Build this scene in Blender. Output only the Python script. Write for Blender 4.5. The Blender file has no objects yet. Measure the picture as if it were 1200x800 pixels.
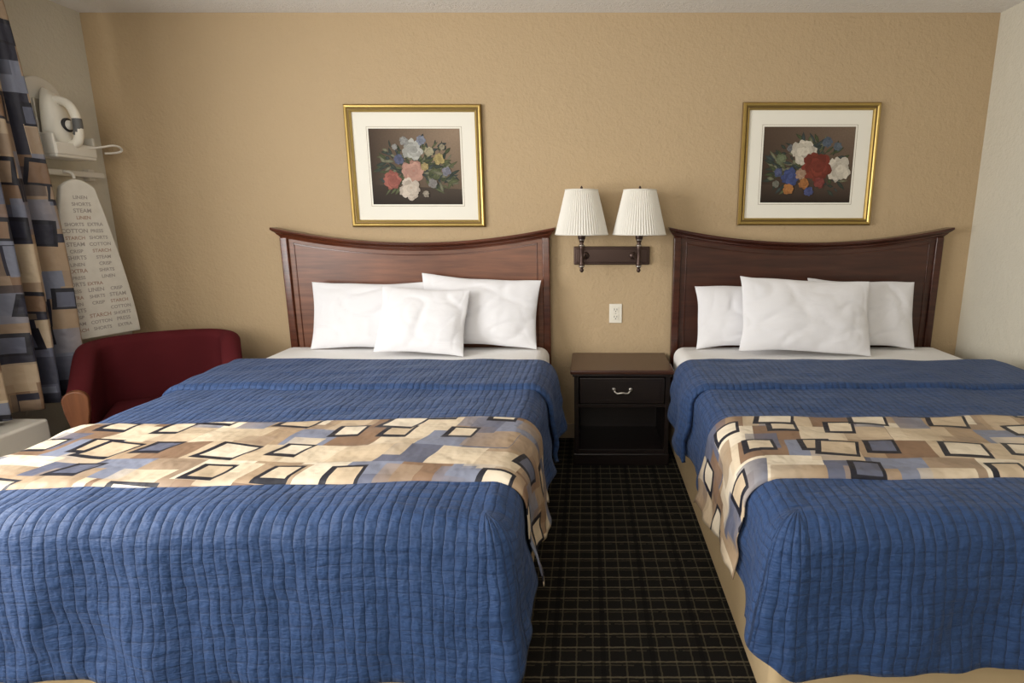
import bpy, bmesh, math, random
from mathutils import Vector, Matrix, noise
random.seed(7)
scene = bpy.context.scene
scene.view_settings.view_transform = 'Standard'
COL = scene.collection
PI = math.pi

# ------------------------------------------------------------------ node helpers
def new_mat(name):
    m = bpy.data.materials.new(name); m.use_nodes = True
    nt = m.node_tree
    b = nt.nodes['Principled BSDF']
    return m, nt, b
def lk(nt, v, sock):
    if isinstance(v, (int, float)): sock.default_value = v
    elif isinstance(v, tuple): sock.default_value = (*v, 1) if len(v) == 3 else v
    else: nt.links.new(v, sock)
def M(nt, op, a, b=0.0, c=None):
    n = nt.nodes.new('ShaderNodeMath'); n.operation = op
    lk(nt, a, n.inputs[0]); lk(nt, b, n.inputs[1])
    if c is not None: lk(nt, c, n.inputs[2])
    return n.outputs[0]
def MIX(nt, f, a, b):
    n = nt.nodes.new('ShaderNodeMix'); n.data_type = 'RGBA'
    lk(nt, f, n.inputs[0]); lk(nt, a, n.inputs[6]); lk(nt, b, n.inputs[7])
    return n.outputs[2]
def COORD(nt, kind='Object'):
    n = nt.nodes.new('ShaderNodeTexCoord'); return n.outputs[kind]
def SEP(nt, v):
    n = nt.nodes.new('ShaderNodeSeparateXYZ'); nt.links.new(v, n.inputs[0]); return n.outputs
def COMB(nt, x, y, z=0.0):
    n = nt.nodes.new('ShaderNodeCombineXYZ'); lk(nt, x, n.inputs[0]); lk(nt, y, n.inputs[1]); lk(nt, z, n.inputs[2]); return n.outputs[0]
def NOISE(nt, v, scale, detail=3, rough=.5):
    n = nt.nodes.new('ShaderNodeTexNoise'); nt.links.new(v, n.inputs['Vector'])
    n.inputs['Scale'].default_value = scale; n.inputs['Detail'].default_value = detail; n.inputs['Roughness'].default_value = rough
    return n.outputs['Fac']
def WHITE(nt, v):
    n = nt.nodes.new('ShaderNodeTexWhiteNoise'); n.noise_dimensions = '3D'; nt.links.new(v, n.inputs['Vector']); return n.outputs['Value']
def RAMP(nt, f, stops, const=False):
    n = nt.nodes.new('ShaderNodeValToRGB'); nt.links.new(f, n.inputs[0])
    cr = n.color_ramp
    if const: cr.interpolation = 'CONSTANT'
    while len(cr.elements) < len(stops): cr.elements.new(0.5)
    for e, (p, c) in zip(cr.elements, stops):
        e.position = p; e.color = (*c, 1)
    return n.outputs[0]
def BUMP(nt, b, h, strength=.3, dist=.01):
    n = nt.nodes.new('ShaderNodeBump'); n.inputs['Strength'].default_value = strength; n.inputs['Distance'].default_value = dist
    lk(nt, h, n.inputs['Height']); nt.links.new(n.outputs[0], b.inputs['Normal'])
def SCALEV(nt, v, s):
    n = nt.nodes.new('ShaderNodeMapping'); nt.links.new(v, n.inputs[0]); n.inputs['Scale'].default_value = s; return n.outputs[0]

def plain(name, col, rough=.5, metal=0., bump=None, var=.0, spec=None):
    m, nt, b = new_mat(name)
    co = COORD(nt)
    nz = NOISE(nt, co, 6, 4)
    c2 = tuple(x * (1 - var) for x in col)
    lk(nt, MIX(nt, nz, col, c2), b.inputs['Base Color'])
    b.inputs['Roughness'].default_value = rough; b.inputs['Metallic'].default_value = metal
    if spec is not None: b.inputs['Specular IOR Level'].default_value = spec
    if bump: BUMP(nt, b, NOISE(nt, co, bump[0], 4), bump[1], bump[2])
    return m

def wall_mat(name, col, scale=70, st=.35):
    m, nt, b = new_mat(name); co = COORD(nt)
    big = NOISE(nt, co, 1.3, 2)
    lk(nt, MIX(nt, big, tuple(c * .97 for c in col), tuple(min(1, c * 1.03) for c in col)), b.inputs['Base Color'])
    b.inputs['Roughness'].default_value = .75; b.inputs['Specular IOR Level'].default_value = .25
    h = NOISE(nt, co, scale, 3, .6)
    h2 = NOISE(nt, co, scale * .35, 2, .5)
    BUMP(nt, b, M(nt, 'ADD', h, h2), st, .006)
    return m

MAT_WALL = wall_mat('tan_textured_paint', (.49, .365, .222), 60, .7)
MAT_SIDE = wall_mat('cream_textured_paint', (.64, .60, .50), 60, .6)
MAT_CEIL = wall_mat('popcorn_ceiling', (.88, .87, .85), 130, .9)
MAT_TRIM = plain('trim_paint', (.35, .27, .18), .5)

def wood(name, dark, light, rough=.3, axis='x'):
    m, nt, b = new_mat(name); co = COORD(nt)
    s = {'x': (3, 30, 40), 'z': (35, 30, 3)}[axis]
    v = SCALEV(nt, co, s)
    n1 = NOISE(nt, v, 1.0, 5, .6)
    n2 = NOISE(nt, co, 3, 2)
    f = M(nt, 'ADD', M(nt, 'MULTIPLY', n1, .75), M(nt, 'MULTIPLY', n2, .3))
    lk(nt, RAMP(nt, f, [(.35, dark), (.68, light)]), b.inputs['Base Color'])
    b.inputs['Roughness'].default_value = rough
    BUMP(nt, b, n1, .06, .002)
    return m
MAT_MAHO = wood('mahogany_wood', (.10, .034, .016), (.23, .085, .040), .36)
MAT_MAHO_CAP = wood('mahogany_cap_wood', (.06, .018, .010), (.14, .042, .020), .22)
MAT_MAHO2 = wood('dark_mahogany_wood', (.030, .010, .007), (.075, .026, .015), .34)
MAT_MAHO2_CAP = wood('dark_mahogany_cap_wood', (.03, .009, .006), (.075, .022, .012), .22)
MAT_NS = wood('espresso_wood', (.008, .005, .005), (.018, .011, .010), .35)
MAT_NSTOP = wood('nightstand_top_wood', (.04, .015, .010), (.075, .03, .02), .25)
MAT_CHAIRWOOD = wood('cherry_wood', (.12, .04, .018), (.24, .09, .038), .3, 'z')

# fabric: quilt
def quilt_mat():
    m, nt, b = new_mat('blue_quilted_fabric')
    uv = COORD(nt, 'UV'); s = SEP(nt, uv)
    n9 = NOISE(nt, uv, 9, 3)
    warp = M(nt, 'MULTIPLY', M(nt, 'SUBTRACT', n9, .5), .022)
    u = M(nt, 'ADD', s[0], warp)
    v = M(nt, 'ADD', s[1], M(nt, 'MULTIPLY', warp, -1.3))
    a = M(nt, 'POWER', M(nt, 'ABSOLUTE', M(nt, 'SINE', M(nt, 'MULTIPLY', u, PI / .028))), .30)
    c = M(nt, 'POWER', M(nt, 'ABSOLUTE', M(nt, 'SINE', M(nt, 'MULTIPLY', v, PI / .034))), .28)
    puck = NOISE(nt, SCALEV(nt, uv, (17, 52, 1)), 1.0, 3, .65)
    puck2 = NOISE(nt, SCALEV(nt, uv, (6.5, 3.0, 1)), 1.0, 4, .6)
    h = M(nt, 'ADD', M(nt, 'MULTIPLY', a, .55), M(nt, 'MULTIPLY', c, .27))
    h = M(nt, 'ADD', h, M(nt, 'MULTIPLY', puck, .95))
    h = M(nt, 'ADD', h, M(nt, 'MULTIPLY', puck2, 4.2))
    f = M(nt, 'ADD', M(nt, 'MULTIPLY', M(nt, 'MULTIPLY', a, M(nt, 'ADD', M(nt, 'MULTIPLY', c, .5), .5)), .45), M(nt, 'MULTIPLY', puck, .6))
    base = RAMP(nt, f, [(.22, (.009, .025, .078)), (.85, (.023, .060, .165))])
    lk(nt, base, b.inputs['Base Color'])
    b.inputs['Roughness'].default_value = .65; b.inputs['Specular IOR Level'].default_value = .3
    b.inputs['Sheen Weight'].default_value = .15; b.inputs['Sheen Tint'].default_value = (.6, .7, 1, 1)
    BUMP(nt, b, h, .9, .008)
    return m
MAT_QUILT = quilt_mat()

def pattern_mat(name, dim=1.0, scale=1.0, curtain=False):
    m, nt, b = new_mat(name)
    uv = COORD(nt, 'UV'); s = SEP(nt, uv)
    U = M(nt, 'MULTIPLY', s[0], scale); V = M(nt, 'MULTIPLY', s[1], scale)
    wz = M(nt, 'MULTIPLY', M(nt, 'SUBTRACT', NOISE(nt, uv, 3, 1), .5), .025)
    U = M(nt, 'ADD', U, M(nt, 'ADD', wz, M(nt, 'MULTIPLY', V, .0 if curtain else .22)))
    V = M(nt, 'ADD', V, M(nt, 'MULTIPLY', U, .0 if curtain else -.05))
    cream, tan, slate, cream2, gblue, brown, lcream, taupe, dkn = (.72, .60, .44), (.42, .30, .195), (.13, .14, .20), (.62, .49, .34), (.23, .25, .33), (.26, .16, .10), (.80, .70, .55), (.36, .26, .18), (.03, .03, .05)
    if curtain:
        cols = [dkn, tan, slate, brown, gblue, taupe, dkn, cream2]
    else:
        cols = [cream, tan, slate, lcream, gblue, cream2, brown, taupe]
    cols = [tuple(x * dim for x in c) for c in cols]
    stops = [(i / 8, c) for i, c in enumerate(cols)]
    def blocks(su, sv, seed, sh):
        row = M(nt, 'FLOOR', M(nt, 'DIVIDE', V, sv))
        uu = M(nt, 'ADD', M(nt, 'DIVIDE', U, su), M(nt, 'MULTIPLY', row, sh))
        cl = M(nt, 'FLOOR', uu)
        return WHITE(nt, COMB(nt, cl, row, seed)), M(nt, 'SUBTRACT', M(nt, 'FRACT', uu), .5), M(nt, 'SUBTRACT', M(nt, 'FRACT', M(nt, 'DIVIDE', V, sv)), .5), cl, row
    r1, *_ = blocks(.15, .13, 1.0, .37)
    c = RAMP(nt, r1, stops, True)
    for seed, su, sv, sh, lo, half in ((5.0, .21, .17, .61, .35, .38), (25.0, .16, .20, .33, .45, .33)):
        r2, fu, fv, _, _ = blocks(su, sv, seed, sh)
        inside = M(nt, 'MULTIPLY', M(nt, 'LESS_THAN', M(nt, 'ABSOLUTE', fu), half), M(nt, 'LESS_THAN', M(nt, 'ABSOLUTE', fv), half))
        inside = M(nt, 'MULTIPLY', inside, M(nt, 'GREATER_THAN', r2, lo))
        c2 = RAMP(nt, M(nt, 'FRACT', M(nt, 'MULTIPLY', r2, 7.31)), stops, True)
        grad = M(nt, 'ADD', .75, M(nt, 'MULTIPLY', fu, .6))
        c = MIX(nt, M(nt, 'MULTIPLY', inside, grad), c, c2)
    for seed, su, sv, sh, thr, hu, hv in ((9.0, .20, .165, .43, .36, .052, .050), (14.0, .33, .27, .29, .58, .070, .060)):
        r3, fu, fv, cl, row = blocks(su, sv, seed, sh)
        rr = WHITE(nt, COMB(nt, cl, row, seed + 2))
        fu = M(nt, 'ADD', fu, M(nt, 'MULTIPLY', M(nt, 'SUBTRACT', rr, .5), .22))
        fx = M(nt, 'MULTIPLY', fu, su); fy = M(nt, 'MULTIPLY', fv, sv)
        k = M(nt, 'MULTIPLY', M(nt, 'SUBTRACT', r3, .6), .5)
        gx = M(nt, 'ADD', fx, M(nt, 'MULTIPLY', fy, k)); gy = M(nt, 'SUBTRACT', fy, M(nt, 'MULTIPLY', fx, M(nt, 'MULTIPLY', k, .6)))
        def inbox(cx, cy, a_, b_):
            return M(nt, 'MULTIPLY', M(nt, 'LESS_THAN', M(nt, 'ABSOLUTE', M(nt, 'SUBTRACT', gx, cx)), a_), M(nt, 'LESS_THAN', M(nt, 'ABSOLUTE', M(nt, 'SUBTRACT', gy, cy)), b_))
        pres = M(nt, 'GREATER_THAN', r3, thr)
        outer = inbox(0., 0., hu, hv); inner = inbox(.004, -.004, hu - .015, hv - .015)
        fillc = RAMP(nt, rr, [(0, cols[3]), (.35, cols[0]), (.6, cols[2]), (.8, cols[5])], True)
        c = MIX(nt, M(nt, 'MULTIPLY', inner, pres), c, fillc)
        ring = M(nt, 'MULTIPLY', outer, M(nt, 'SUBTRACT', 1.0, inner))
        c = MIX(nt, M(nt, 'MULTIPLY', ring, pres), c, (.018 * dim, .018 * dim, .028 * dim))
    weave = NOISE(nt, uv, 400, 1)
    lk(nt, c, b.inputs['Base Color'])
    b.inputs['Roughness'].default_value = .5; b.inputs['Specular IOR Level'].default_value = .35
    BUMP(nt, b, M(nt, 'ADD', M(nt, 'MULTIPLY', NOISE(nt, uv, 7, 3, .55), 1.6), M(nt, 'MULTIPLY', weave, .02)), .75, .018)
    return m
MAT_RUNNER = pattern_mat('geometric_runner_fabric', .95)
MAT_CURTAIN = pattern_mat('geometric_curtain_fabric', .8, .95, True)  # colours dimmed: backlit shade put into the fabric

def cotton(name, col, bs=.5, sc=7):
    m, nt, b = new_mat(name); co = COORD(nt)
    lk(nt, col, b.inputs['Base Color']); b.inputs['Roughness'].default_value = .8; b.inputs['Specular IOR Level'].default_value = .2
    n1 = NOISE(nt, SCALEV(nt, co, (1, 1, 1.7)), sc, 3, .5)
    n2 = NOISE(nt, SCALEV(nt, co, (.7, 1, 1.3)), sc * .7, 2, .5)
    rid = M(nt, 'ABSOLUTE', M(nt, 'SUBTRACT', n2, .5))
    rid = M(nt, 'MINIMUM', M(nt, 'MULTIPLY', rid, 14.0), 1.0)
    BUMP(nt, b, M(nt, 'ADD', M(nt, 'MULTIPLY', n1, .8), M(nt, 'MULTIPLY', rid, .08)), bs, .012)
    return m
MAT_PILLOW = cotton('white_pillowcase_cotton', (.79, .785, .81), .55)
MAT_SHEET = cotton('white_sheet_cotton', (.90, .89, .88), .4)
MAT_BASE = cotton('beige_box_spring_fabric', (.58, .44, .26), .45)

def carpet_mat():
    m, nt, b = new_mat('dark_grid_carpet'); co = COORD(nt); s = SEP(nt, co)
    w = M(nt, 'MULTIPLY', M(nt, 'SUBTRACT', NOISE(nt, co, 60, 2), .5), .006)
    X = M(nt, 'ADD', s[0], w); Y = M(nt, 'ADD', s[1], w)
    def line(c, per, off, wd):
        f = M(nt, 'FRACT', M(nt, 'DIVIDE', M(nt, 'ADD', c, off), per))
        return M(nt, 'LESS_THAN', M(nt, 'ABSOLUTE', M(nt, 'SUBTRACT', f, .5)), wd / per / 2)
    hx = line(Y, .062, 0, .006)
    hx2 = line(Y, .062, .014, .004)
    vx = line(X, .052, .01, .005)
    vx2 = line(X, .156, .03, .016)
    dash = M(nt, 'GREATER_THAN', NOISE(nt, SCALEV(nt, co, (30, 8, 1)), 1, 2), .40)
    c = MIX(nt, M(nt, 'MULTIPLY', vx, .5), (.014, .013, .012), (.15, .13, .08))
    c = MIX(nt, M(nt, 'MULTIPLY', hx, .8), c, (.20, .17, .11))
    c = MIX(nt, M(nt, 'MULTIPLY', M(nt, 'MULTIPLY', hx2, dash), .6), c, (.13, .11, .07))
    c = MIX(nt, M(nt, 'MULTIPLY', vx2, .6), c, (.004, .004, .005))
    fine = NOISE(nt, co, 350, 2)
    c = MIX(nt, M(nt, 'MULTIPLY', fine, .45), c, (.012, .011, .010))
    lk(nt, c, b.inputs['Base Color']); b.inputs['Roughness'].default_value = .95; b.inputs['Specular IOR Level'].default_value = .1
    BUMP(nt, b, fine, .6, .004)
    return m
MAT_CARPET = carpet_mat()
MAT_GOLD = plain('gold_leaf_frame', (.50, .35, .11), .35, .75, (40, .2, .002), .3)
MAT_GOLDDK = plain('antique_gold_edge', (.16, .10, .035), .4, .6)
MAT_MATB = plain('ivory_mat_board', (.84, .81, .72), .8)
MAT_BRONZE = plain('dark_bronze', (.06, .035, .028), .33, .6)
MAT_STEEL = plain('brushed_nickel', (.55, .52, .48), .3, 1.0)
MAT_PLASTIC = plain('white_plastic', (.72, .69, .62), .4)
MAT_IVORY = plain('ivory_plastic', (.82, .78, .68), .35)
MAT_BLACK = plain('black_plastic', (.02, .02, .022), .4)
MAT_REDFAB = plain('burgundy_upholstery', (.105, .014, .018), .9, 0, (300, .3, .002), .35, .12)
MAT_ACGRILLE = plain('grey_grille', (.12, .12, .12), .5)
def shade_mat():
    m, nt, b = new_mat('pleated_shade_fabric')
    b.inputs['Base Color'].default_value = (.92, .90, .84, 1); b.inputs['Roughness'].default_value = .8
    b.inputs['Specular IOR Level'].default_value = .2
    tr = nt.nodes.new('ShaderNodeBsdfTranslucent'); tr.inputs[0].default_value = (.92, .88, .8, 1)
    mx = nt.nodes.new('ShaderNodeMixShader'); mx.inputs[0].default_value = .25
    out = nt.nodes['Material Output']
    nt.links.new(b.outputs[0], mx.inputs[1]); nt.links.new(tr.outputs[0], mx.inputs[2]); nt.links.new(mx.outputs[0], out.inputs[0])
    return m
MAT_SHADE = shade_mat()
def print_mat():
    m, nt, b = new_mat('art_print_ink')
    a = nt.nodes.new('ShaderNodeVertexColor'); a.layer_name = 'Col'
    co = COORD(nt); nz = NOISE(nt, co, 110, 4, .65)
    c = MIX(nt, M(nt, 'MULTIPLY', nz, .42), a.outputs[0], (.025, .018, .012))
    lk(nt, c, b.inputs['Base Color']); b.inputs['Roughness'].default_value = .6; b.inputs['Specular IOR Level'].default_value = .2
    return m
MAT_PRINT = print_mat()
def board_mat():
    m, nt, b = new_mat('ironing_board_cover'); co = COORD(nt)
    nz = NOISE(nt, co, 25, 2)
    lk(nt, MIX(nt, nz, (.72, .69, .62), (.60, .57, .50)), b.inputs['Base Color']); b.inputs['Roughness'].default_value = .7
    BUMP(nt, b, NOISE(nt, co, 12, 3), .3, .01)
    return m
MAT_BOARD = board_mat()
MAT_INK = plain('grey_ink', (.33, .30, .27), .8)
MAT_INK2 = plain('rust_ink', (.38, .26, .20), .8)

# ------------------------------------------------------------------ mesh helpers
def empty(name, loc=(0, 0, 0), rot=(0, 0, 0)):
    e = bpy.data.objects.new(name, None); e.location = loc; e.rotation_euler = rot
    e.empty_display_size = .1; COL.objects.link(e); return e
def attach(o, parent, glob=True):
    if parent:
        o.parent = parent
        if glob: o.matrix_parent_inverse = Matrix.Translation(parent.location).inverted()
def obj(name, verts, faces, mat, smooth=False, parent=None, glob=True):
    me = bpy.data.meshes.new(name); me.from_pydata([tuple(v) for v in verts], [], faces); me.validate()
    bm = bmesh.new(); bm.from_mesh(me); bmesh.ops.recalc_face_normals(bm, faces=bm.faces); bm.to_mesh(me); bm.free()
    if smooth: me.polygons.foreach_set('use_smooth', [True] * len(me.polygons))
    o = bpy.data.objects.new(name, me); me.materials.append(mat); COL.objects.link(o); attach(o, parent, glob); return o
def bev(o, w, seg=3):
    if w > 0:
        md = o.modifiers.new('bevel', 'BEVEL'); md.width = w; md.segments = seg; md.limit_method = 'ANGLE'
        o.data.polygons.foreach_set('use_smooth', [True] * len(o.data.polygons))
        wn = o.modifiers.new('wn', 'WEIGHTED_NORMAL'); wn.keep_sharp = True
    return o
def box(name, x0, x1, y0, y1, z0, z1, mat, b=0., parent=None, glob=True, seg=3):
    v = [(x, y, z) for x in (x0, x1) for y in (y0, y1) for z in (z0, z1)]
    f = [(0, 1, 3, 2), (4, 6, 7, 5), (0, 4, 5, 1), (2, 3, 7, 6), (0, 2, 6, 4), (1, 5, 7, 3)]
    return bev(obj(name, v, f, mat, False, parent, glob), b, seg)
def lathe(name, prof, loc, mat, parent=None, seg=24, glob=True, axis='z'):
    V = []; F = []
    for r, z in prof:
        for i in range(seg):
            a = 2 * PI * i / seg
            p = (r * math.cos(a), r * math.sin(a), z)
            if axis == 'y': p = (p[0], z, p[1])
            if axis == 'x': p = (z, p[0], p[1])
            V.append((p[0] + loc[0], p[1] + loc[1], p[2] + loc[2]))
    for j in range(len(prof) - 1):
        for i in range(seg):
            k = (i + 1) % seg
            F.append((j * seg + i, j * seg + k, (j + 1) * seg + k, (j + 1) * seg + i))
    F.append(tuple(range(seg))); F.append(tuple(range((len(prof) - 1) * seg, len(prof) * seg)))
    return obj(name, V, F, mat, True, parent, glob)
def tube(name, pts, r, mat, parent=None, glob=True, cyclic=False):
    cu = bpy.data.curves.new(name, 'CURVE'); cu.dimensions = '3D'; cu.bevel_depth = r; cu.bevel_resolution = 4; cu.use_fill_caps = True
    sp = cu.splines.new('NURBS' if len(pts) > 2 else 'POLY'); sp.points.add(len(pts) - 1)
    for p, q in zip(sp.points, pts): p.co = (*q, 1)
    if len(pts) > 2: sp.order_u = 3; sp.use_endpoint_u = not cyclic; sp.use_cyclic_u = cyclic
    tmp = bpy.data.objects.new(name + '_c', cu); COL.objects.link(tmp)
    dg = bpy.context.evaluated_depsgraph_get(); dg.update()
    me = bpy.data.meshes.new_from_object(tmp.evaluated_get(dg))
    bpy.data.objects.remove(tmp)
    me.materials.clear(); me.materials.append(mat); me.polygons.foreach_set('use_smooth', [True] * len(me.polygons))
    o = bpy.data.objects.new(name, me); COL.objects.link(o); attach(o, parent, glob); return o

# ------------------------------------------------------------------ room
XL, XR, YF, ZC = -2.76, 2.24, -5.0, 2.44
box('floor', XL - .12, XR + .12, YF - .12, .12, -.1, 0, MAT_CARPET)
box('ceiling', XL - .12, XR + .12, YF - .12, .12, ZC, ZC + .1, MAT_CEIL)
box('wall_back', XL - .12, XR + .12, 0, .12, 0, ZC, MAT_WALL)
box('wall_right', XR, XR + .12, YF, 0, 0, ZC, MAT_SIDE)
box('wall_front', XL - .12, XR + .12, YF - .12, YF, 0, ZC, MAT_SIDE)
WY0, WY1, WZ0, WZ1 = -3.9, -1.15, .62, 2.2
wl = empty('wall_left', (XL, -2.5, 0))
box('wall_segment_back', XL - .12, XL, WY1, 0, 0, ZC, MAT_SIDE, parent=wl)
box('wall_segment_front', XL - .12, XL, YF, WY0, 0, ZC, MAT_SIDE, parent=wl)
box('wall_segment_below', XL - .12, XL, WY0, WY1, 0, WZ0, MAT_SIDE, parent=wl)
box('wall_segment_above', XL - .12, XL, WY0, WY1, WZ1, ZC, MAT_SIDE, parent=wl)
wn = empty('window_1', (XL - .06, (WY0 + WY1) / 2, WZ0))
for nm, a in (('frame_bottom', (WY0, WY1, WZ0, WZ0 + .04)), ('frame_top', (WY0, WY1, WZ1 - .04, WZ1)),
              ('frame_near', (WY0, WY0 + .04, WZ0 + .04, WZ1 - .04)), ('frame_far', (WY1 - .04, WY1, WZ0 + .04, WZ1 - .04)),
              ('mullion', ((WY0 + WY1) / 2 - .02, (WY0 + WY1) / 2 + .02, WZ0 + .04, WZ1 - .04))):
    box(nm, XL - .08, XL - .03, a[0], a[1], a[2], a[3], MAT_PLASTIC, parent=wn)
box('baseboard_back', XL, XR, -.012, 0, 0, .09, MAT_TRIM)
box('baseboard_right', XR - .012, XR, YF, -.012, 0, .09, MAT_TRIM)
box('baseboard_left', XL, XL + .012, YF, -.012, 0, .09, MAT_TRIM)

# ------------------------------------------------------------------ cloth over bed
RB = .07
def drape(name, xc, ztop, v0, v1, L, a, dS, dF, off, mat, foot=False, skew=0., amp=1., lift=True, seed=0., flare=.06, parent=None, thick=.008, bulge=.028, cs=0.):
    bm = bmesh.new(); uvl = bm.loops.layers.uv.new('UVMap')
    rb = RB + off
    arc = rb * PI / 2
    def prof(rho):
        if rho < arc: return rb * math.sin(rho / rb), rb * (1 - math.cos(rho / rb))
        return rb + flare * (rho - arc), rb + (rho - arc) * .995
    def wob(s, f):
        n = noise.noise(Vector((s * 3.1, cs, .3)))
        n3 = noise.noise(Vector((s * 7 + 3 * f, f * 3, cs + 11)))
        n4 = noise.noise(Vector((s * 13 - 2 * f, f * 2.2, cs + 21)))
        return f ** 1.1 * amp * (.022 * n + .010 * math.sin(s * 17 + 3 * noise.noise(Vector((s * 1.7, cs + 4, 1)))) + .010 + .018 * n3 + .010 * n4)
    def topz(x, v):
        # wrinkle field shared by all bedding layers on this bed (same cs)
        z = ztop + off + .006 * noise.noise(Vector((x * 3, v * 3, cs))) + .007 * noise.noise(Vector((x * 5 + v * 4, v * 10 - x * 1.5, cs + 2))) + .002 * noise.noise(Vector((x * 7 + v * 5, v * 16, seed)))
        dx = a - abs(x); dv = L - v
        dd = math.hypot(max(0, dx), max(0, dv))
        if dd < .25: z -= .020 * (1 - dd / .25) ** 2
        if lift:
            e = v - v0 if foot else min(v - v0, v1 - v)
            z -= off * .8 * (1 - min(1, max(0, e / .025)) ** .5)
        return z
    def sk(u): return skew * (1 - max(-1, min(1, u / a)))
    Lf = L
    def P_top(fu, fv):
        u = -a + 2 * a * fu; ve = (Lf if foot else v1)
        vb = v0 + sk(u) if not foot else v0
        v = vb + ((ve + (sk(u) if not foot else 0)) - vb) * fv
        zz = topz(u, (v0 + (ve - v0) * fv))
        if not foot: v = v + .014 * noise.noise(Vector((u * 2.5, fv * 2, seed + 7)))
        return (xc + u, -v, zz), (u, v)
    def Dfun(v, sg): return dS * (1 + .08 * noise.noise(Vector((v * 2.3, seed + 2 * sg, 2))))
    def side(sg):
        def P(fr, fv):
            ve = (Lf if foot else v1)
            v = v0 + (ve - v0) * fv + (sk(sg * a) if not foot else 0)
            D = Dfun(v, sg)
            rho = D * fr; o, d = prof(rho); o += wob(v + 5 * (sg < 0), rho / .36)
            z0 = topz(sg * a, v0 + (ve - v0) * fv)
            vv = v + (.014 * noise.noise(Vector((sg * a * 2.5, fv * 2, seed + 7))) if not foot else 0) + (0.02 * fr * noise.noise(Vector((fv * 3, sg, seed))) if not foot else 0)
            return (xc + sg * (a + o), -vv, z0 - d), (sg * (a + rho), v)
        return P
    def P_foot(fu, fr):
        u = -a + 2 * a * fu
        D = dF * (1 + .04 * math.sin(3 * u + seed) * (1 - (u / a) ** 2))
        rho = D * fr; o, d = prof(rho)
        s = Lf + .5 + (a - u)
        wr = wob(s, fr) * (1 - abs(u / a) ** 6) + (abs(u / a) ** 6) * wob(Lf + .5, fr)
        return (xc + u, -(Lf + o + wr), topz(u, Lf) - d), (u, Lf + rho)
    def corner(sg):
        def P(fr, ft):
            th = ft * PI / 2
            w = ft * ft * (3 - 2 * ft)
            D = Dfun(Lf, sg) * (1 - w) + dF * w
            rho = D * fr; o, d = prof(rho)
            o += wob(Lf + 5 * (sg < 0), Dfun(Lf, sg) * fr / .36) * (1 - w) + wob(Lf + .5, fr) * w
            o += fr ** 1.3 * amp * (bulge * math.sin(2 * th) ** 2 + .014 * math.sin(2 * th) * math.sin(6 * th + seed))
            if ft > .35: uvp = (a + (1 - ft) * .18, Lf + rho)
            else: uvp = (a + rho, Lf + ft * .25)
            return (xc + sg * (a + o * math.cos(th)), -(Lf + o * math.sin(th)), topz(sg * a, Lf) - d), (sg * uvp[0], uvp[1])
        return P
    def patch(fn, n, m):
        g = [[None] * (m + 1) for _ in range(n + 1)]
        for i in range(n + 1):
            for j in range(m + 1):
                p, uv = fn(i / n, j / m); g[i][j] = (bm.verts.new(p), uv)
        for i in range(n):
            for j in range(m):
                q = [g[i][j], g[i + 1][j], g[i + 1][j + 1], g[i][j + 1]]
                try: f = bm.faces.new([x[0] for x in q])
                except Exception: continue
                for l, x in zip(f.loops, q): l[uvl].uv = x[1]
    nv = max(24, int((v1 - v0) / .014)); nd = 30
    patch(P_top, 100, nv)
    patch(side(1), nd, nv); patch(side(-1), nd, nv)
    if foot:
        patch(P_foot, 100, nd); patch(corner(1), nd, 24); patch(corner(-1), nd, 24)
    bmesh.ops.remove_doubles(bm, verts=bm.verts, dist=.0008)
    bmesh.ops.recalc_face_normals(bm, faces=bm.faces)
    tot = sum(f.normal.z for f in bm.faces)
    if tot < 0: bmesh.ops.reverse_faces(bm, faces=bm.faces)
    me = bpy.data.meshes.new(name); bm.to_mesh(me); bm.free()
    me.polygons.foreach_set('use_smooth', [True] * len(me.polygons)); me.materials.append(mat)
    o = bpy.data.objects.new(name, me); COL.objects.link(o)
    sd = o.modifiers.new('thickness', 'SOLIDIFY'); sd.thickness = thick; sd.offset = -1
    attach(o, parent); return o

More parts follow.
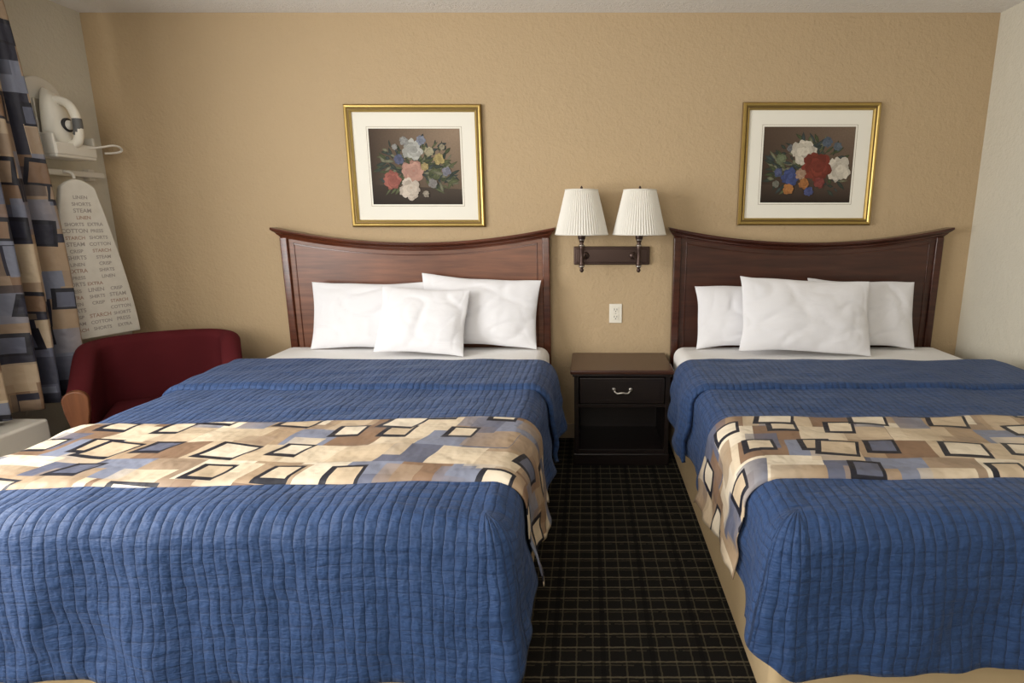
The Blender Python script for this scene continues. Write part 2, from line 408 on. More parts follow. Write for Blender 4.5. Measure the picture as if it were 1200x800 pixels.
def headboard(xc, mats, parent):
    mp, mc = mats
    w = .775; N = 48
    def zt(x):
        t = abs(x) / .81
        return 1.212 + .086 * t ** 2.0
    V = []; F = []
    for i in range(N + 1):
        x = -w + 2 * w * i / N
        for (y, z) in ((-.045, .28), (-.045, zt(x) - .03), (-.012, zt(x) - .03), (-.012, .28)):
            V.append((xc + x, y, z))
    for i in range(N):
        for k in range(4):
            F.append((i * 4 + k, i * 4 + (k + 1) % 4, i * 4 + 4 + (k + 1) % 4, i * 4 + 4 + k))
    F.append((0, 1, 2, 3)); F.append(tuple(N * 4 + k for k in range(4)))
    obj('headboard_panel', V, F, mp, False, parent)
    sec = [(-.008, -.048), (-.052, -.048), (-.056, -.040), (-.062, -.036), (-.068, -.026), (-.080, -.020), (-.084, -.016), (-.090, -.014), (-.094, -.008), (-.090, 0), (-.008, 0)]
    V = []; F = []; K = len(sec); N2 = 60
    for i in range(N2 + 1):
        f = -1 + 2 * i / N2
        for (y, z) in sec:
            xx = f * (.775 + .035 * min(1, max(0, (z + .048) / .034)))
            V.append((xc + xx, y, zt(xx) + z))
    for i in range(N2):
        for k in range(K):
            F.append((i * K + k, i * K + (k + 1) % K, (i + 1) * K + (k + 1) % K, (i + 1) * K + k))
    F.append(tuple(range(K))); F.append(tuple(N2 * K + k for k in range(K)))
    obj('headboard_cap', V, F, mc, False, parent)
    for sg, nm in ((-1, 'headboard_stile_a'), (1, 'headboard_stile_b')):
        x0, x1 = sorted((xc + sg * .735, xc + sg * .778))
        z1 = zt(.76) - .045
        box(nm, x0, x1, -.060, -.008, 0, z1, mc, .006, parent)
        x0, x1 = sorted((xc + sg * .700, xc + sg * .706))
        box('panel_bead', x0, x1, -.049, -.040, .3, z1 - .03, mc, .002, parent)
    V = []; F = []
    for i in range(N + 1):
        x = -.703 + 1.406 * i / N
        for (y, z) in ((-.040, -.005), (-.049, -.003), (-.049, .003), (-.040, .005)):
            V.append((xc + x, y, zt(x) - .072 + z))
    for i in range(N):
        for k in range(4):
            F.append((i * 4 + k, i * 4 + (k + 1) % 4, i * 4 + 4 + (k + 1) % 4, i * 4 + 4 + k))
    obj('curved_bead', V, F, mc, False, parent)

ZM = .615
def bed(xc, mats):
    e = empty('bed', (xc, -1.1, 0))
    headboard(xc, mats, e)
    box('box_spring', xc - .79, xc + .79, -2.13, -.10, 0.02, .345, MAT_BASE, .03, e, seg=6)
    box('base_platform', xc - .77, xc + .77, -2.10, -.12, 0, .03, MAT_BASE, 0, e)
    box('mattress', xc - .775, xc + .775, -2.12, -.10, .345, ZM, MAT_SHEET, .06, e, seg=6)
    return e
b1 = bed(-1.0, (MAT_MAHO, MAT_MAHO_CAP))
def bedding(xc, seed, seed2, dF, skew, r0, r1):
    e = empty('quilted_bedspread', (xc, -1.3, ZM))
    drape('quilt', xc, ZM + .008, .63, 2.08, 2.08, .735, .36, dF, .012, MAT_QUILT, foot=True, seed=seed, parent=e, amp=1.1, cs=seed)
    drape('folded_back_layer', xc, ZM + .014, .585, 1.07, 2.08, .745, .37, .3, .026, MAT_QUILT, seed=seed2, amp=1.2, flare=.11, thick=.018, parent=e, cs=seed)
    drape('bed_runner', xc, ZM + .014, r0, r1, 2.08, .74, .375, .3, .020, MAT_RUNNER, seed=seed, skew=skew, flare=.085, thick=.004, amp=1.12, cs=seed)
bedding(-1.0, 1.3, 3.7, .485, .035, 1.44, 1.95)
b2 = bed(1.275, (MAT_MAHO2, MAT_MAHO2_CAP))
bedding(1.275, 5.1, 8.2, .46, 0, 1.43, 1.94)

# ------------------------------------------------------------------ pillows
def pillow(xc, yb, w, h, t, tilt, roll=0., yaw=0., seed=0., zb=ZM):
    n = 60; V = []; F = []
    for side in (1, -1):
        for i in range(n + 1):
            for j in range(n + 1):
                u = -1 + 2 * i / n; v = -1 + 2 * j / n
                u = math.sin(u * PI / 2); v = math.sin(v * PI / 2)
                prof = max(0, (1 - abs(u) ** 2.4)) ** .6 * max(0, (1 - abs(v) ** 2.4)) ** .6
                th = t / 2 * prof * (1.05 - .2 * v)
                x = w / 2 * u * (1 - .05 * (1 - abs(v) ** 2) * abs(u) ** 2 + .02)
                z = h / 2 * v * (1 - .06 * (1 - abs(u) ** 2) * abs(v) ** 3)
                nn = noise.noise(Vector((x * 5, z * 5, seed + side * 3)))
                r1 = abs(noise.noise(Vector((x * 4 + 2.5 * z, z * 7 - x * 2, seed + 9))))
                r2 = abs(noise.noise(Vector((x * 9 - 3 * z, z * 6 + x * 3, seed + 19))))
                th *= 1 + .2 * nn
                th -= prof ** .5 * (.009 * max(0, .16 - r1) / .16 + .004 * max(0, .12 - r2) / .12)
                z += .010 * noise.noise(Vector((x * 5, seed, 2))) * abs(v)
                x += .008 * noise.noise(Vector((z * 6, seed, 5))) * abs(u)
                V.append((x, -side * th, z))
    m = (n + 1) ** 2
    for s in (0, 1):
        for i in range(n):
            for j in range(n):
                a = s * m + i * (n + 1) + j
                F.append((a, a + n + 1, a + n + 2, a + 1))
    me = bpy.data.meshes.new('pillow'); me.from_pydata(V, [], F)
    bm = bmesh.new(); bm.from_mesh(me); bmesh.ops.remove_doubles(bm, verts=bm.verts, dist=.0003)
    bmesh.ops.recalc_face_normals(bm, faces=bm.faces); bm.to_mesh(me); bm.free()
    me.polygons.foreach_set('use_smooth', [True] * len(me.polygons)); me.materials.append(MAT_PILLOW)
    o = bpy.data.objects.new('pillow', me); COL.objects.link(o)
    R = Matrix.Rotation(yaw, 4, 'Z') @ Matrix.Rotation(-tilt, 4, 'X') @ Matrix.Rotation(roll, 4, 'Y')
    zmin = min((R @ Vector(v)).z for v in V)
    o.rotation_euler = R.to_euler()
    o.location = (xc, yb, zb + .004 - zmin)
    return o
D = math.radians
pillow(-1.245, -.175, .66, .385, .12, D(14), D(0), 0, 1)
pillow(-.62, -.175, .67, .395, .12, D(14), D(3.5), 0, 2)
pillow(-.905, -.325, .48, .375, .11, D(24), D(3), D(0), 3)
pillow(.90, -.175, .56, .36, .12, D(14), D(-1), 0, 4)
pillow(1.185, -.325, .70, .415, .13, D(20), D(3), 0, 5)
pillow(1.56, -.175, .60, .385, .12, D(14), D(1), 0, 6)

# ------------------------------------------------------------------ pictures
def frame_ring(name, cx, cz, w, h, prof, mat, parent):
    V = []; F = []; K = len(prof)
    for sx, sz in ((-1, -1), (1, -1), (1, 1), (-1, 1)):
        for ins, y in prof:
            V.append((cx + sx * (w / 2 - ins), y, cz + sz * (h / 2 - ins)))
    for c in range(4):
        d = (c + 1) % 4
        for k in range(K):
            F.append((c * K + k, c * K + (k + 1) % K, d * K + (k + 1) % K, d * K + k))
    return obj(name, V, F, mat, False, parent)

class Paint:
    def __init__(s, y): s.V = []; s.F = []; s.C = []; s.y = y; s.k = 0
    def poly(s, pts, col, cols=None):
        b = len(s.V); s.k += 1
        for i, p in enumerate(pts):
            s.V.append((p[0], s.y - s.k * .000008, p[1])); s.C.append(cols[i] if cols else col)
        s.F.append(tuple(range(b, b + len(pts))))
    def fan(s, cx, cz, rx, rz, ang, ccol, ecol, n=12, wob=.12, point=0):
        b = len(s.V); s.k += 1; y = s.y - s.k * .000008
        s.V.append((cx, y, cz)); s.C.append(ccol)
        for i in range(n):
            t = 2 * PI * i / n; r = 1 + random.uniform(-wob, wob)
            px = rx * r * math.cos(t); pz = rz * r * math.sin(t) * (1 - point * abs(math.cos(t)) ** 2)
            s.V.append((cx + px * math.cos(ang) - pz * math.sin(ang), y, cz + px * math.sin(ang) + pz * math.cos(ang))); s.C.append(ecol)
        for i in range(n): s.F.append((b, b + 1 + i, b + 1 + (i + 1) % n))
    def flower(s, cx, cz, r, col, dark, rings=4):
        col = tuple(x * .9 for x in col)
        for k in range(rings):
            rr = r * (1 - k / rings) * .66; n = 8 - k
            for i in range(n):
                a = 2 * PI * (i + .5 * k) / n + random.uniform(-.3, .3)
                f = random.uniform(.65, 1.15)
                c = tuple(x * f for x in col)
                rs = r * random.uniform(.34, .46)
                s.fan(cx + rr * math.cos(a), cz + rr * math.sin(a), rs, rs * .85, a, tuple(x * .8 + y * .2 for x, y in zip(c, dark)), tuple(x * .8 + y * .2 for x, y in zip(c, dark)), wob=.2)
                s.fan(cx + rr * .85 * math.cos(a), cz + rr * .85 * math.sin(a), r * .28, r * .22, a, tuple(x * .4 + y * .6 for x, y in zip(c, dark)), c, wob=.2)
    def leaf(s, cx, cz, l, w, ang, col):
        s.fan(cx, cz, l, w, ang, tuple(x * 1.5 for x in col), tuple(x * .7 for x in col), 14, .06, .75)

def picture(cx, cz, kind):
    e = empty('framed_floral_print', (cx, 0, cz))
    W, H = .765, .665
    frame_ring('outer_frame', cx, cz, W, H, [(0, -.002), (0, -.022), (.006, -.030), (.014, -.028), (.022, -.020), (.028, -.022), (.036, -.018), (.038, -.010), (.038, -.002)], MAT_GOLD, e)
    frame_ring('frame_edge', cx, cz, W + .006, H + .006, [(0, -.002), (0, -.016), (.004, -.018), (.004, -.002)], MAT_GOLDDK, e)
    frame_ring('frame_groove', cx, cz, W - .042, H - .042, [(0, -.0205), (0, -.0235), (.005, -.0235), (.005, -.0205)], MAT_GOLDDK, e)
    box('mat_board', cx - W / 2 + .03, cx + W / 2 - .03, -.008, -.003, cz - H / 2 + .03, cz + H / 2 - .03, MAT_MATB, 0, e)
    pw, ph = .515, .415
    frame_ring('mat_line', cx, cz, pw + .022, ph + .022, [(0, -.0082), (0, -.0086), (.0014, -.0086), (.0014, -.0082)], MAT_GOLDDK, e)
    P = Paint(-.0085)
    x0, x1, z0, z1 = cx - pw / 2, cx + pw / 2, cz - ph / 2, cz + ph / 2
    if kind == 0:
        P.poly([(x0, z0), (x1, z0), (x1, z1), (x0, z1)], None, [(.03, .018, .012), (.10, .068, .045), (.36, .26, .18), (.07, .045, .03)])
        P.poly([(x0, z0), (x1, z0), (x1, z0 + .085), (x0, z0 + .11)], None, [(.015, .009, .007), (.03, .02, .014), (.08, .06, .045), (.045, .03, .02)])
    else:
        P.poly([(x0, z0), (x1, z0), (x1, z1), (x0, z1)], None, [(.03, .018, .012), (.065, .04, .028), (.20, .14, .10), (.09, .058, .04)])
        P.poly([(x0, z0), (x1, z0), (x1, z0 + .10), (x0, z0 + .10)], None, [(.014, .009, .007), (.025, .016, .012), (.10, .068, .05), (.065, .043, .03)])
    def at(px, py, r0):
        return x0 + px * pw, z1 - py * ph
    G = [(.06, .075, .035), (.10, .115, .055), (.035, .05, .04), (.17, .17, .11), (.045, .06, .06)]
    for _ in range(230):
        a = random.uniform(-1.0, 4.1); rr = random.uniform(.02, .205)
        px, pz = at(.5, .54, 0)
        L = random.uniform(.014, .038)
        lx = min(x1 - .040, max(x0 + .040, px + rr * 1.15 * math.cos(a))); lz = min(z1 - .035, max(z0 + .045, pz + rr * .88 * math.sin(a)))
        P.leaf(lx, lz, L, random.uniform(.005, .011), a + random.uniform(-.7, .7), random.choice(G))
    if kind == 0:
        for k in range(18):
            px, pz = at(.62 + .017 * k, .53 + .012 * k - .02 * (k % 3), 0); P.leaf(px, pz, .038, .011, -.3 + .5 * (k % 4), random.choice(G))
        fl = ((.47, .28, .056, (.60, .60, .56), (.2, .2, .17)), (.65, .30, .026, (.5, .47, .32), (.3, .2, .08)), (.32, .40, .028, (.14, .16, .26), (.06, .07, .15)),
              (.57, .15, .026, (.30, .33, .40), (.1, .1, .18)), (.38, .16, .024, (.42, .42, .4), (.15, .15, .15)), (.23, .68, .050, (.48, .17, .13), (.25, .05, .05)), (.46, .56, .062, (.62, .38, .30), (.40, .14, .11)),
              (.60, .50, .022, (.5, .42, .2), (.3, .15, .03)), (.42, .79, .060, (.78, .70, .60), (.48, .32, .24)), (.76, .40, .030, (.55, .45, .2), (.3, .2, .05)), (.84, .56, .026, (.3, .3, .34), (.1, .1, .2)), (.68, .72, .026, (.34, .32, .3), (.1, .1, .12)),
              (.28, .24, .016, (.4, .4, .38), (.15, .15, .15)), (.80, .24, .016, (.4, .36, .25), (.2, .15, .1)), (.60, .86, .018, (.45, .4, .33), (.2, .15, .1)))
    else:
        fl = ((.70, .20, .028, (.12, .15, .2), (.05, .07, .10)), (.82, .26, .024, (.14, .17, .2), (.05, .07, .10)), (.20, .42, .030, (.2, .23, .14), (.1, .12, .06)), (.30, .28, .020, (.2, .2, .22), (.1, .12, .1)),
              (.45, .34, .070, (.76, .71, .60), (.45, .37, .27)), (.84, .56, .068, (.76, .70, .60), (.45, .38, .28)), (.60, .52, .080, (.26, .055, .035), (.10, .016, .012)),
              (.31, .66, .048, (.08, .11, .28), (.03, .04, .12)), (.18, .60, .024, (.12, .14, .26), (.03, .04, .13)), (.43, .62, .030, (.5, .35, .25), (.4, .2, .1)), (.47, .75, .030, (.45, .20, .07), (.3, .08, .02)),
              (.30, .82, .030, (.52, .24, .08), (.3, .08, .02)), (.53, .85, .026, (.10, .12, .28), (.04, .05, .15)), (.64, .74, .030, (.28, .07, .06), (.12, .03, .03)), (.16, .75, .020, (.25, .25, .2), (.1, .1, .1)))
    for px, py, r, c, d in fl:
        fx, fz = at(px, py, 0); P.flower(fx, fz, r, c, d)
    me = bpy.data.meshes.new('print'); me.from_pydata(P.V, [], P.F)
    ca = me.color_attributes.new('Col', 'FLOAT_COLOR', 'POINT')
    for i, c in enumerate(P.C): ca.data[i].color = (*c, 1)
    me.materials.append(MAT_PRINT)
    o = bpy.data.objects.new('print', me); COL.objects.link(o); attach(o, e)
picture(-.98, 1.635, 0)
picture(1.25, 1.645, 1)

# ------------------------------------------------------------------ wall sconce
sc = empty('double_wall_sconce', (.14, 0, 1.135))
box('backplate', -.083, .362, -.022, -.001, 1.082, 1.188, MAT_BRONZE, .006, sc)
box('backplate_rim', -.07, .349, -.028, -.02, 1.095, 1.175, MAT_BRONZE, .004, sc)
for x in (-.035, .285):
    yo = -.17
    xo = x + (.02 if x < 0 else -.02)
    tube('arm', [(xo, -.025, 1.135), (xo, -.09, 1.135), (x, -.14, 1.12), (x, yo, 1.10)], .008, MAT_BRONZE, sc)
    lathe('wall_boss', [(.004, -.035), (.020, -.034), (.024, -.025)], (xo, 0, 1.135), MAT_BRONZE, sc, axis='y')
    lathe('stem', [(.002, 1.050), (.009, 1.054), (.012, 1.064), (.007, 1.074), (.015, 1.082), (.016, 1.10), (.011, 1.115), (.010, 1.15), (.014, 1.18), (.016, 1.20), (.010, 1.21), (.014, 1.225), (.021, 1.24), (.021, 1.285), (.010, 1.29)], (x, yo, 0), MAT_BRONZE, sc)
    for zz in (1.200, 1.085, 1.232): lathe('stem_highlight_ring', [(.0150, zz - .004), (.0178, zz), (.0150, zz + .004)], (x, yo, 0), MAT_STEEL, sc)
    tube('switch_key', [(x + .012, yo, 1.255), (x + .045, yo - .005, 1.255)], .004, MAT_STEEL, sc)
    lathe('bulb', [(.012, 1.29), (.014, 1.31), (.03, 1.35), (.031, 1.37), (.022, 1.395), (.004, 1.405)], (x, yo, 0), MAT_PLASTIC, sc)
    V = []; F = []; n = 120
    rows = 8
    for r_ in range(rows + 1):
        t = r_ / rows; z = 1.262 + .238 * t; R = .145 + (.088 - .145) * t
        for i in range(n):
            a = 2 * PI * i / n; rr = R + (.0026 if i % 2 else -.0026) * (1 - .2 * t)
            V.append((x + rr * math.cos(a), yo + rr * math.sin(a), z))
    for r_ in range(rows):
        for i in range(n):
            k = (i + 1) % n; F.append((r_ * n + i, r_ * n + k, (r_ + 1) * n + k, (r_ + 1) * n + i))
    s = obj('pleated_shade', V, F, MAT_SHADE, False, sc)
    for z, R in ((1.262, .1465), (1.500, .0895)):
        tube('shade_trim', [(x + R * math.cos(2 * PI * i / 32), yo + R * math.sin(2 * PI * i / 32), z) for i in range(32)], .0032, MAT_SHADE, sc, cyclic=True)
    tube('harp', [(x - .012, yo, 1.29), (x - .045, yo, 1.34), (x - .045, yo, 1.44), (x, yo, 1.49), (x + .045, yo, 1.44), (x + .045, yo, 1.34), (x + .012, yo, 1.29)], .0018, MAT_STEEL, sc)
    tube('spider_bar', [(x - .087, yo, 1.492), (x + .087, yo, 1.492)], .0018, MAT_STEEL, sc)
    lathe('finial', [(.004, 1.485), (.007, 1.495), (.004, 1.503), (.008, 1.512), (.002, 1.522)], (x, yo, 0), MAT_BRONZE, sc, 12)

# ------------------------------------------------------------------ outlet
ou = empty('power_outlet', (.166, 0, .79))
box('cover_plate', .128, .204, -.007, -.0005, .732, .848, MAT_IVORY, .003, ou)
for z in (.768, .812):
    box('receptacle', .148, .184, -.010, -.006, z - .016, z + .016, MAT_IVORY, .003, ou)
    box('slot_a', .157, .160, -.0108, -.0098, z - .002, z + .009, MAT_BLACK, 0, ou)
    box('slot_b', .172, .175, -.0108, -.0098, z - .002, z + .009, MAT_BLACK, 0, ou)
    lathe('ground_hole', [(.003, -.0108), (.003, -.0098)], (.166, 0, z - .009), MAT_BLACK, ou, 10, axis='y')
lathe('screw', [(.003, -.0085), (.003, -.006)], (.166, 0, .79), MAT_STEEL, ou, 10, axis='y')

# ------------------------------------------------------------------ nightstand
ns = empty('nightstand', (.185, -.23, 0))
x0, x1 = -.075, .445
box('top', x0 - .02, x1 + .02, -.445, -.02, .528, .552, MAT_NSTOP, .007, ns)
box('top_moulding', x0 - .008, x1 + .008, -.432, -.025, .512, .529, MAT_NS, .004, ns)
box('side_a', x0, x0 + .025, -.42, -.03, .0, .513, MAT_NS, .002, ns)
box('side_b', x1 - .025, x1, -.42, -.03, .0, .513, MAT_NS, .002, ns)
box('back_panel', x0 + .02, x1 - .02, -.045, -.032, .03, .51, MAT_NS, 0, ns)
box('divider', x0 + .02, x1 - .02, -.415, -.04, .335, .355, MAT_NS, .002, ns)
box('bottom_shelf', x0 + .02, x1 - .02, -.415, -.04, .07, .09, MAT_NS, .002, ns)
box('plinth', x0 - .006, x1 + .006, -.428, -.028, 0, .07, MAT_NS, .006, ns)
box('drawer_front', x0 + .03, x1 - .03, -.432, -.40, .362, .508, MAT_NS, .005, ns)
frame_ring('drawer_bead', (x0 + x1) / 2, .435, .42, .11, [(0, -.431), (0, -.434), (.004, -.434), (.004, -.431)], MAT_NS, ns)
box('drawer_box', x0 + .04, x1 - .04, -.40, -.06, .37, .47, MAT_NS, 0, ns)
hx, hz, hy = .185, .437, -.434
tube('drawer_pull', [(hx - .045, hy, hz + .006), (hx - .045, hy - .02, hz + .006), (hx - .030, hy - .024, hz - .012), (hx, hy - .026, hz - .004), (hx + .030, hy - .024, hz - .012), (hx + .045, hy - .02, hz + .006), (hx + .045, hy, hz + .006)], .0055, MAT_STEEL, ns)
lathe('pull_rosette_a', [(.013, -.436), (.010, -.440), (.003, -.444)], (hx - .045, 0, hz + .006), MAT_STEEL, ns, 14, axis='y')
lathe('pull_rosette_b', [(.013, -.436), (.010, -.440), (.003, -.444)], (hx + .045, 0, hz + .006), MAT_STEEL, ns, 14, axis='y')

# ------------------------------------------------------------------ armchair
ch = empty('upholstered_armchair', (-2.232, -.50, 0), (0, 0, D(30)))
CW, CD = .315, .22
def chair_shell():
    path = []
    W2, Dp, R = CW, CD, .13
    path.append((-W2, -Dp));
    for i in range(6): path.append((-W2, -Dp + (Dp * 2 - R) * (i + 1) / 6))
    for i in range(1, 9):
        a = PI - (PI / 2) * i / 8
        path.append((-W2 + R + R * math.cos(a), Dp - R + R * math.sin(a)))
    mir = [(-x, y) for x, y in reversed(path)]
    mid = [(-W2 + R + (2 * (W2 - R)) * i / 10, Dp) for i in range(1, 10)]
    full = path + mid + mir
    V = []; F = []; K = 12
    m = len(full)
    for i, (x, y) in enumerate(full):
        a = full[max(0, i - 1)]; b = full[min(m - 1, i + 1)]
        t = Vector((b[0] - a[0], b[1] - a[1])).normalized(); nrm = Vector((-t.y, t.x))
        f = max(0, min(1, (y + Dp) / (2 * Dp) * 1.35)); f2 = f * f * (3 - 2 * f)
        zt = .560 + .165 * f2 + (.016 * (1 - (x / W2) ** 2) if y > .1 else 0)
        th = .045
        lean = .02 * f2
        sec = []
        for k in range(K):
            if k < 2: p = (th, .16 + (zt - .05 - .16) * k)
            elif k < 10:
                aa = PI * (k - 1.5) / 8; p = (th * 1.12 * math.cos(aa), zt - .05 + .05 * math.sin(aa))
            else: p = (-th, zt - .05 if k == 10 else .16)
            sec.append(p)
        for (o, z) in sec:
            zz = (z - .3) / .5
            V.append((x + nrm.x * o, y + nrm.y * o + lean * max(0, zz), z))
    for i in range(m - 1):
        for k in range(K):
            F.append((i * K + k, i * K + (k + 1) % K, (i + 1) * K + (k + 1) % K, (i + 1) * K + k))
    F.append(tuple(range(K))); F.append(tuple((m - 1) * K + k for k in range(K)))
    o = obj('back_and_arms', V, F, MAT_REDFAB, True, ch, False)
    s = o.modifiers.new('s', 'SUBSURF'); s.levels = 1; s.render_levels = 1
chair_shell()
box('seat_cushion', -CW + .05, CW - .05, -CD - .02, CD - .05, .28, .40, MAT_REDFAB, .05, ch, False, 5)
box('seat_rail', -CW + .03, CW - .03, -CD, CD - .03, .16, .29, MAT_REDFAB, .02, ch, False)
for sx, nm in ((-1, 'a'), (1, 'b')):
    xx = sx * CW
    outl = []
    n = 20
    for i in range(n + 1):
        a = PI * i / n; outl.append((xx + .050 * math.cos(a), .518 + .048 * math.sin(a)))
    outl += [(xx - .046, .46), (xx - .030, .38), (xx - .026, .2), (xx - .020, 0), (xx + .020, 0), (xx + .026, .2), (xx + .030, .38), (xx + .046, .46)]
    V = []; F = []
    for y in (-CD - .035, -CD + .005):
        for p in outl: V.append((p[0], y, p[1]))
    q = len(outl)
    for i in range(q): F.append((i, (i + 1) % q, q + (i + 1) % q, q + i))
    F.append(tuple(range(q))); F.append(tuple(range(q, 2 * q)))
    bev(obj('wood_arm_front_' + nm, V, F, MAT_CHAIRWOOD, False, ch, False), .007)
    box('rear_leg_' + nm, sx * .24 - .02, sx * .24 + .02, CD - .06, CD - .02, 0, .2, MAT_CHAIRWOOD, .005, ch, False)

# ------------------------------------------------------------------ wall air conditioner
ac = empty('wall_air_conditioner', (XL + .13, -1.4, 0))
box('housing', XL + .001, XL + .25, -1.95, -.88, .06, .44, MAT_PLASTIC, .015, ac)
box('front_louver_panel', XL + .245, XL + .262, -1.92, -.91, .09, .33, MAT_PLASTIC, .004, ac)
for i in range(7): box('louver', XL + .258, XL + .268, -1.9, -.93, .11 + i * .028, .12 + i * .028, MAT_ACGRILLE, 0, ac)
for i in range(8): box('top_vent', XL + .06 + i * .02, XL + .068 + i * .02, -1.9, -1.10, .437, .444, MAT_ACGRILLE, 0, ac)
box('stand', XL + .02, XL + .22, -1.9, -.93, 0, .065, MAT_ACGRILLE, 0, ac)

# ------------------------------------------------------------------ curtain
cu = empty('curtain', (XL + .12, -1.0, 1.4))
def curtain():
    bm = bmesh.new(); uvl = bm.loops.layers.uv.new('UVMap')
    n, m = 180, 40; y0, y1 = -.60, -1.60; z0, z1 = .465, 2.38
    g = []
    for i in range(n + 1):
        f = i / n; row = []
        for j in range(m + 1):
            h = j / m; z = z1 + (z0 - z1) * h
            am = .026 + .026 * h
            ph = f * 2 * PI * 9 + .5 * math.sin(3 * h + f * 4) + .8 * math.sin(f * 9)
            x = XL + .122 + am * math.sin(ph) + .01 * math.sin(2.3 * ph)
            hb = math.sin(min(1, h / .72) * PI / 2) if h < .72 else 1 - 1.1 * (h - .72)
            y = y0 + (y1 - y0) * f + .012 * math.sin(ph * .5 + h) + (0.0 if f > .35 else (.35 - f) * .20 * hb)
            row.append((bm.verts.new((x, y, z)), (f * 2.1, z)))
        g.append(row)
    for i in range(n):
        for j in range(m):
            q = [g[i][j], g[i + 1][j], g[i + 1][j + 1], g[i][j + 1]]
            fc = bm.faces.new([a[0] for a in q]); fc.smooth = True
            for l, a in zip(fc.loops, q): l[uvl].uv = a[1]
    me = bpy.data.meshes.new('drape_panel'); bm.to_mesh(me); bm.free(); me.materials.append(MAT_CURTAIN)
    o = bpy.data.objects.new('drape_panel', me); COL.objects.link(o); attach(o, cu)
    s = o.modifiers.new('t', 'SOLIDIFY'); s.thickness = .003
curtain()
box('traverse_rod', XL + .10, XL + .14, -4.1, -.55, 2.375, 2.40, MAT_PLASTIC, .004, cu)
box('rod_bracket_a', XL, XL + .12, -.62, -.60, 2.37, 2.41, MAT_PLASTIC, 0, cu)
box('rod_bracket_b', XL, XL + .12, -4.05, -4.03, 2.37, 2.41, MAT_PLASTIC, 0, cu)

# ------------------------------------------------------------------ ironing board on wall hanger
ib = empty('ironing_board', (-2.63, -.35, .95), (0, 0, 0))
def ironing_board():
    N = 40
    zt, zb = 1.545, .725
    def hw(z):
        t = (zt - z) / .82
        t = min(1, max(0, t))
        return .070 * min(1, t / .05) ** .5 + .122 * (1 - (1 - t) ** 1.5)
    zs = [zt - (zt - zb) * (i / N) ** 2.0 for i in range(N + 1)]
    outl = [(hw(z), z) for z in zs] + [(-hw(z), z) for z in reversed(zs[1:])]
    A = Vector((-2.70, -.535)); B = Vector((-2.585, -.195))
    c = (A + B) / 2; t = (B - A).normalized(); nrm = Vector((t.y, -t.x))
    V = []; F = []
    q = len(outl)
    for off in (.0, .03):
        for a, z in outl:
            p = c + t * a + nrm * off; V.append((p.x, p.y, z))
    for i in range(q): F.append((i, (i + 1) % q, q + (i + 1) % q, q + i))
    F.append(tuple(range(q))); F.append(tuple(range(q, 2 * q)))
    bev(obj('padded_board', V, F, MAT_BOARD, False, ib), .008)
    words = ['STEAM', 'PRESS', 'CRISP', 'SHORTS', 'SHIRTS', 'COTTON', 'LINEN', 'STARCH', 'EXTRA']
    k = 0
    for r in range(22):
        z = 1.48 - r * .034
        w = hw(z) * 2 - .045
        if w < .08: continue
        nn = max(1, int(w / .095))
        for j in range(nn):
            if (k * 7 + r) % 9 == 0: k += 1; continue
            cu_ = bpy.data.curves.new('printed_word', 'FONT'); cu_.body = words[(k * 5 + r) % 9]; k += 1
            cu_.size = .024 if (k % 4) else .028; cu_.align_x = 'CENTER'; cu_.offset = .0006
            o = bpy.data.objects.new('printed_word', cu_); cu_.materials.append(MAT_INK if k % 5 else MAT_INK2); COL.objects.link(o)
            a = -w / 2 + w * (j + .5) / nn
            p = c + t * a + nrm * .0304
            o.location = (p.x, p.y, z)
            Mx = Matrix(((t.x, 0, nrm.x), (t.y, 0, nrm.y), (0, 1, 0)))
            o.rotation_euler = Mx.to_euler(); attach(o, ib)
    for s in (-.06, .06):
        p = c + t * s - nrm * .012
        tube('folded_leg', [(p.x, p.y, .76), (p.x, p.y, 1.40)], .009, MAT_PLASTIC, ib)
ironing_board()
hg = empty('ironing_board_hanger', (XL, -.3, 1.58))
box('rail', XL + .03, XL + .055, -.54, -.08, 1.565, 1.595, MAT_PLASTIC, .005, hg)
box('mount_a', XL, XL + .035, -.50, -.46, 1.55, 1.61, MAT_PLASTIC, .004, hg)
box('mount_b', XL, XL + .035, -.16, -.12, 1.55, 1.61, MAT_PLASTIC, .004, hg)
tube('hook_a', [(XL + .05, -.34, 1.588), (XL + .09, -.345, 1.585), (XL + .115, -.35, 1.565), (XL + .115, -.355, 1.548)], .007, MAT_PLASTIC, hg)

# ------------------------------------------------------------------ iron in wall bracket
ir = empty('clothes_iron_with_holder', (XL, -.36, 1.8))
V = []; F = []
n = 16
outl = [(-.47, 1.66), (-.23, 1.66)] + [(-.35 + .12 * math.cos(PI * i / n), 1.93 + .11 * math.sin(PI * i / n)) for i in range(n + 1)]
for x in (XL + .001, XL + .022):
    for y, z in outl: V.append((x, y, z))
q = len(outl)
for i in range(q): F.append((i, (i + 1) % q, q + (i + 1) % q, q + i))
F.append(tuple(range(q))); F.append(tuple(range(q, 2 * q)))
bev(obj('holder_plate', V, F, MAT_PLASTIC, False, ir), .006)
box('holder_tray', XL + .015, XL + .15, -.47, -.23, 1.645, 1.675, MAT_PLASTIC, .008, ir)
box('holder_lip', XL + .135, XL + .155, -.47, -.23, 1.66, 1.72, MAT_PLASTIC, .006, ir)
box('holder_side_a', XL + .015, XL + .15, -.475, -.46, 1.66, 1.76, MAT_PLASTIC, .005, ir)
box('holder_side_b', XL + .015, XL + .15, -.24, -.225, 1.66, 1.76, MAT_PLASTIC, .005, ir)
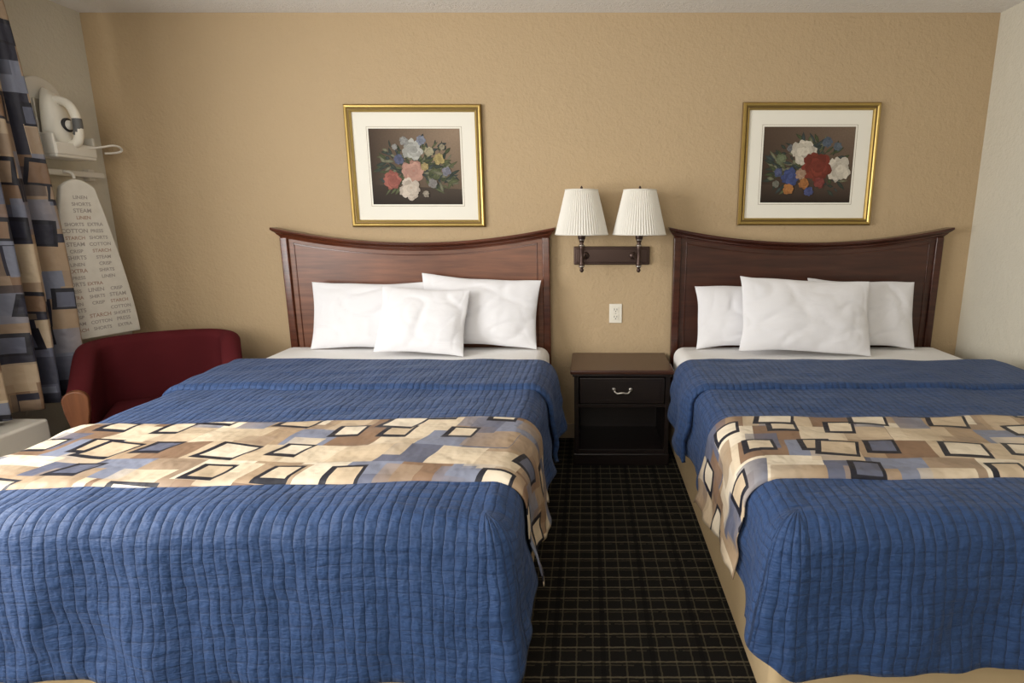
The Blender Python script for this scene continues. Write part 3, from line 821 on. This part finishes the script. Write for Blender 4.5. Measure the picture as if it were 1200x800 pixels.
def iron():
    V = []; F = []; n = 28; K = 14; yc = -.35
    for k in range(K + 1):
        t = k / K; z = 1.69 + .30 * t
        wy = .070 * (1 - t ** 2.6) ** .6 + .001; dx = .090 * (1 - t ** 2.2) ** .5 + .004
        for i in range(n):
            a = 2 * PI * i / n
            ca, sa = math.cos(a), math.sin(a)
            x = XL + .03 + dx * (.5 + .5 * math.copysign(abs(ca) ** .7, ca)) * 1.1
            V.append((x, yc + wy * math.copysign(abs(sa) ** .7, sa), z))
    for k in range(K):
        for i in range(n):
            j = (i + 1) % n; F.append((k * n + i, k * n + j, (k + 1) * n + j, (k + 1) * n + i))
    F.append(tuple(range(n))); F.append(tuple(K * n + i for i in range(n)))
    obj('iron_body', V, F, MAT_IVORY, True, ir)
    box('soleplate', XL + .022, XL + .034, yc - .062, yc + .062, 1.685, 1.93, MAT_STEEL, .004, ir)
    X = XL + .115
    tube('iron_handle', [(X - .01, yc, 1.71), (X + .045, yc, 1.715), (X + .065, yc, 1.77), (X + .060, yc, 1.87), (X + .02, yc, 1.93), (X - .04, yc, 1.93)], .021, MAT_IVORY, ir)
    tube('handle_grip', [(X + .056, yc, 1.760), (X + .066, yc, 1.79), (X + .062, yc, 1.84)], .0215, MAT_ACGRILLE, ir)
    lathe('temperature_dial_ring', [(.034, XL + .122), (.034, XL + .132), (.026, XL + .134)], (0, yc, 1.81), MAT_BLACK, ir, 24, axis='x')
    lathe('temperature_dial', [(.024, XL + .126), (.022, XL + .144), (.003, XL + .145)], (0, yc, 1.81), MAT_PLASTIC, ir, 20, axis='x')
    tube('power_cord', [(X + .02, yc + .03, 1.70), (X + .05, -.24, 1.71), (X + .10, -.16, 1.74), (X + .09, -.10, 1.70), (X + .04, -.18, 1.69)], .0055, MAT_PLASTIC, ir)
iron()

# ------------------------------------------------------------------ lights
def area(name, loc, rot, sx, sy, power, col):
    l = bpy.data.lights.new(name, 'AREA'); l.shape = 'RECTANGLE'; l.size = sx; l.size_y = sy; l.energy = power; l.color = col
    o = bpy.data.objects.new(name, l); o.location = loc; o.rotation_euler = rot; COL.objects.link(o); return o
area('window_daylight', (XL - .10, (WY0 + WY1) / 2, (WZ0 + WZ1) / 2), (D(90), 0, D(-90)), 2.6, 1.45, 155, (1, .98, .94))
area('fill_light', (-.9, -4.85, 1.5), (D(97), 0, 0), 1.8, 1.2, 35, (1, .94, .86))  # added soft fill from behind the camera, stands for no fixture
w = bpy.data.worlds.new('sky'); scene.world = w; w.use_nodes = True
w.node_tree.nodes['Background'].inputs[0].default_value = (.8, .88, 1, 1); w.node_tree.nodes['Background'].inputs[1].default_value = 1.0

# ------------------------------------------------------------------ camera
cam = bpy.data.cameras.new('camera'); co = bpy.data.objects.new('camera', cam); COL.objects.link(co)
cam.sensor_width = 36; cam.lens = 680 / 1200 * 36; cam.shift_x = -89 / 1200
co.location = (0, -3.45, 1.35); co.rotation_euler = (D(90 - 12), 0, 0)
cam.clip_start = .05
scene.camera = co
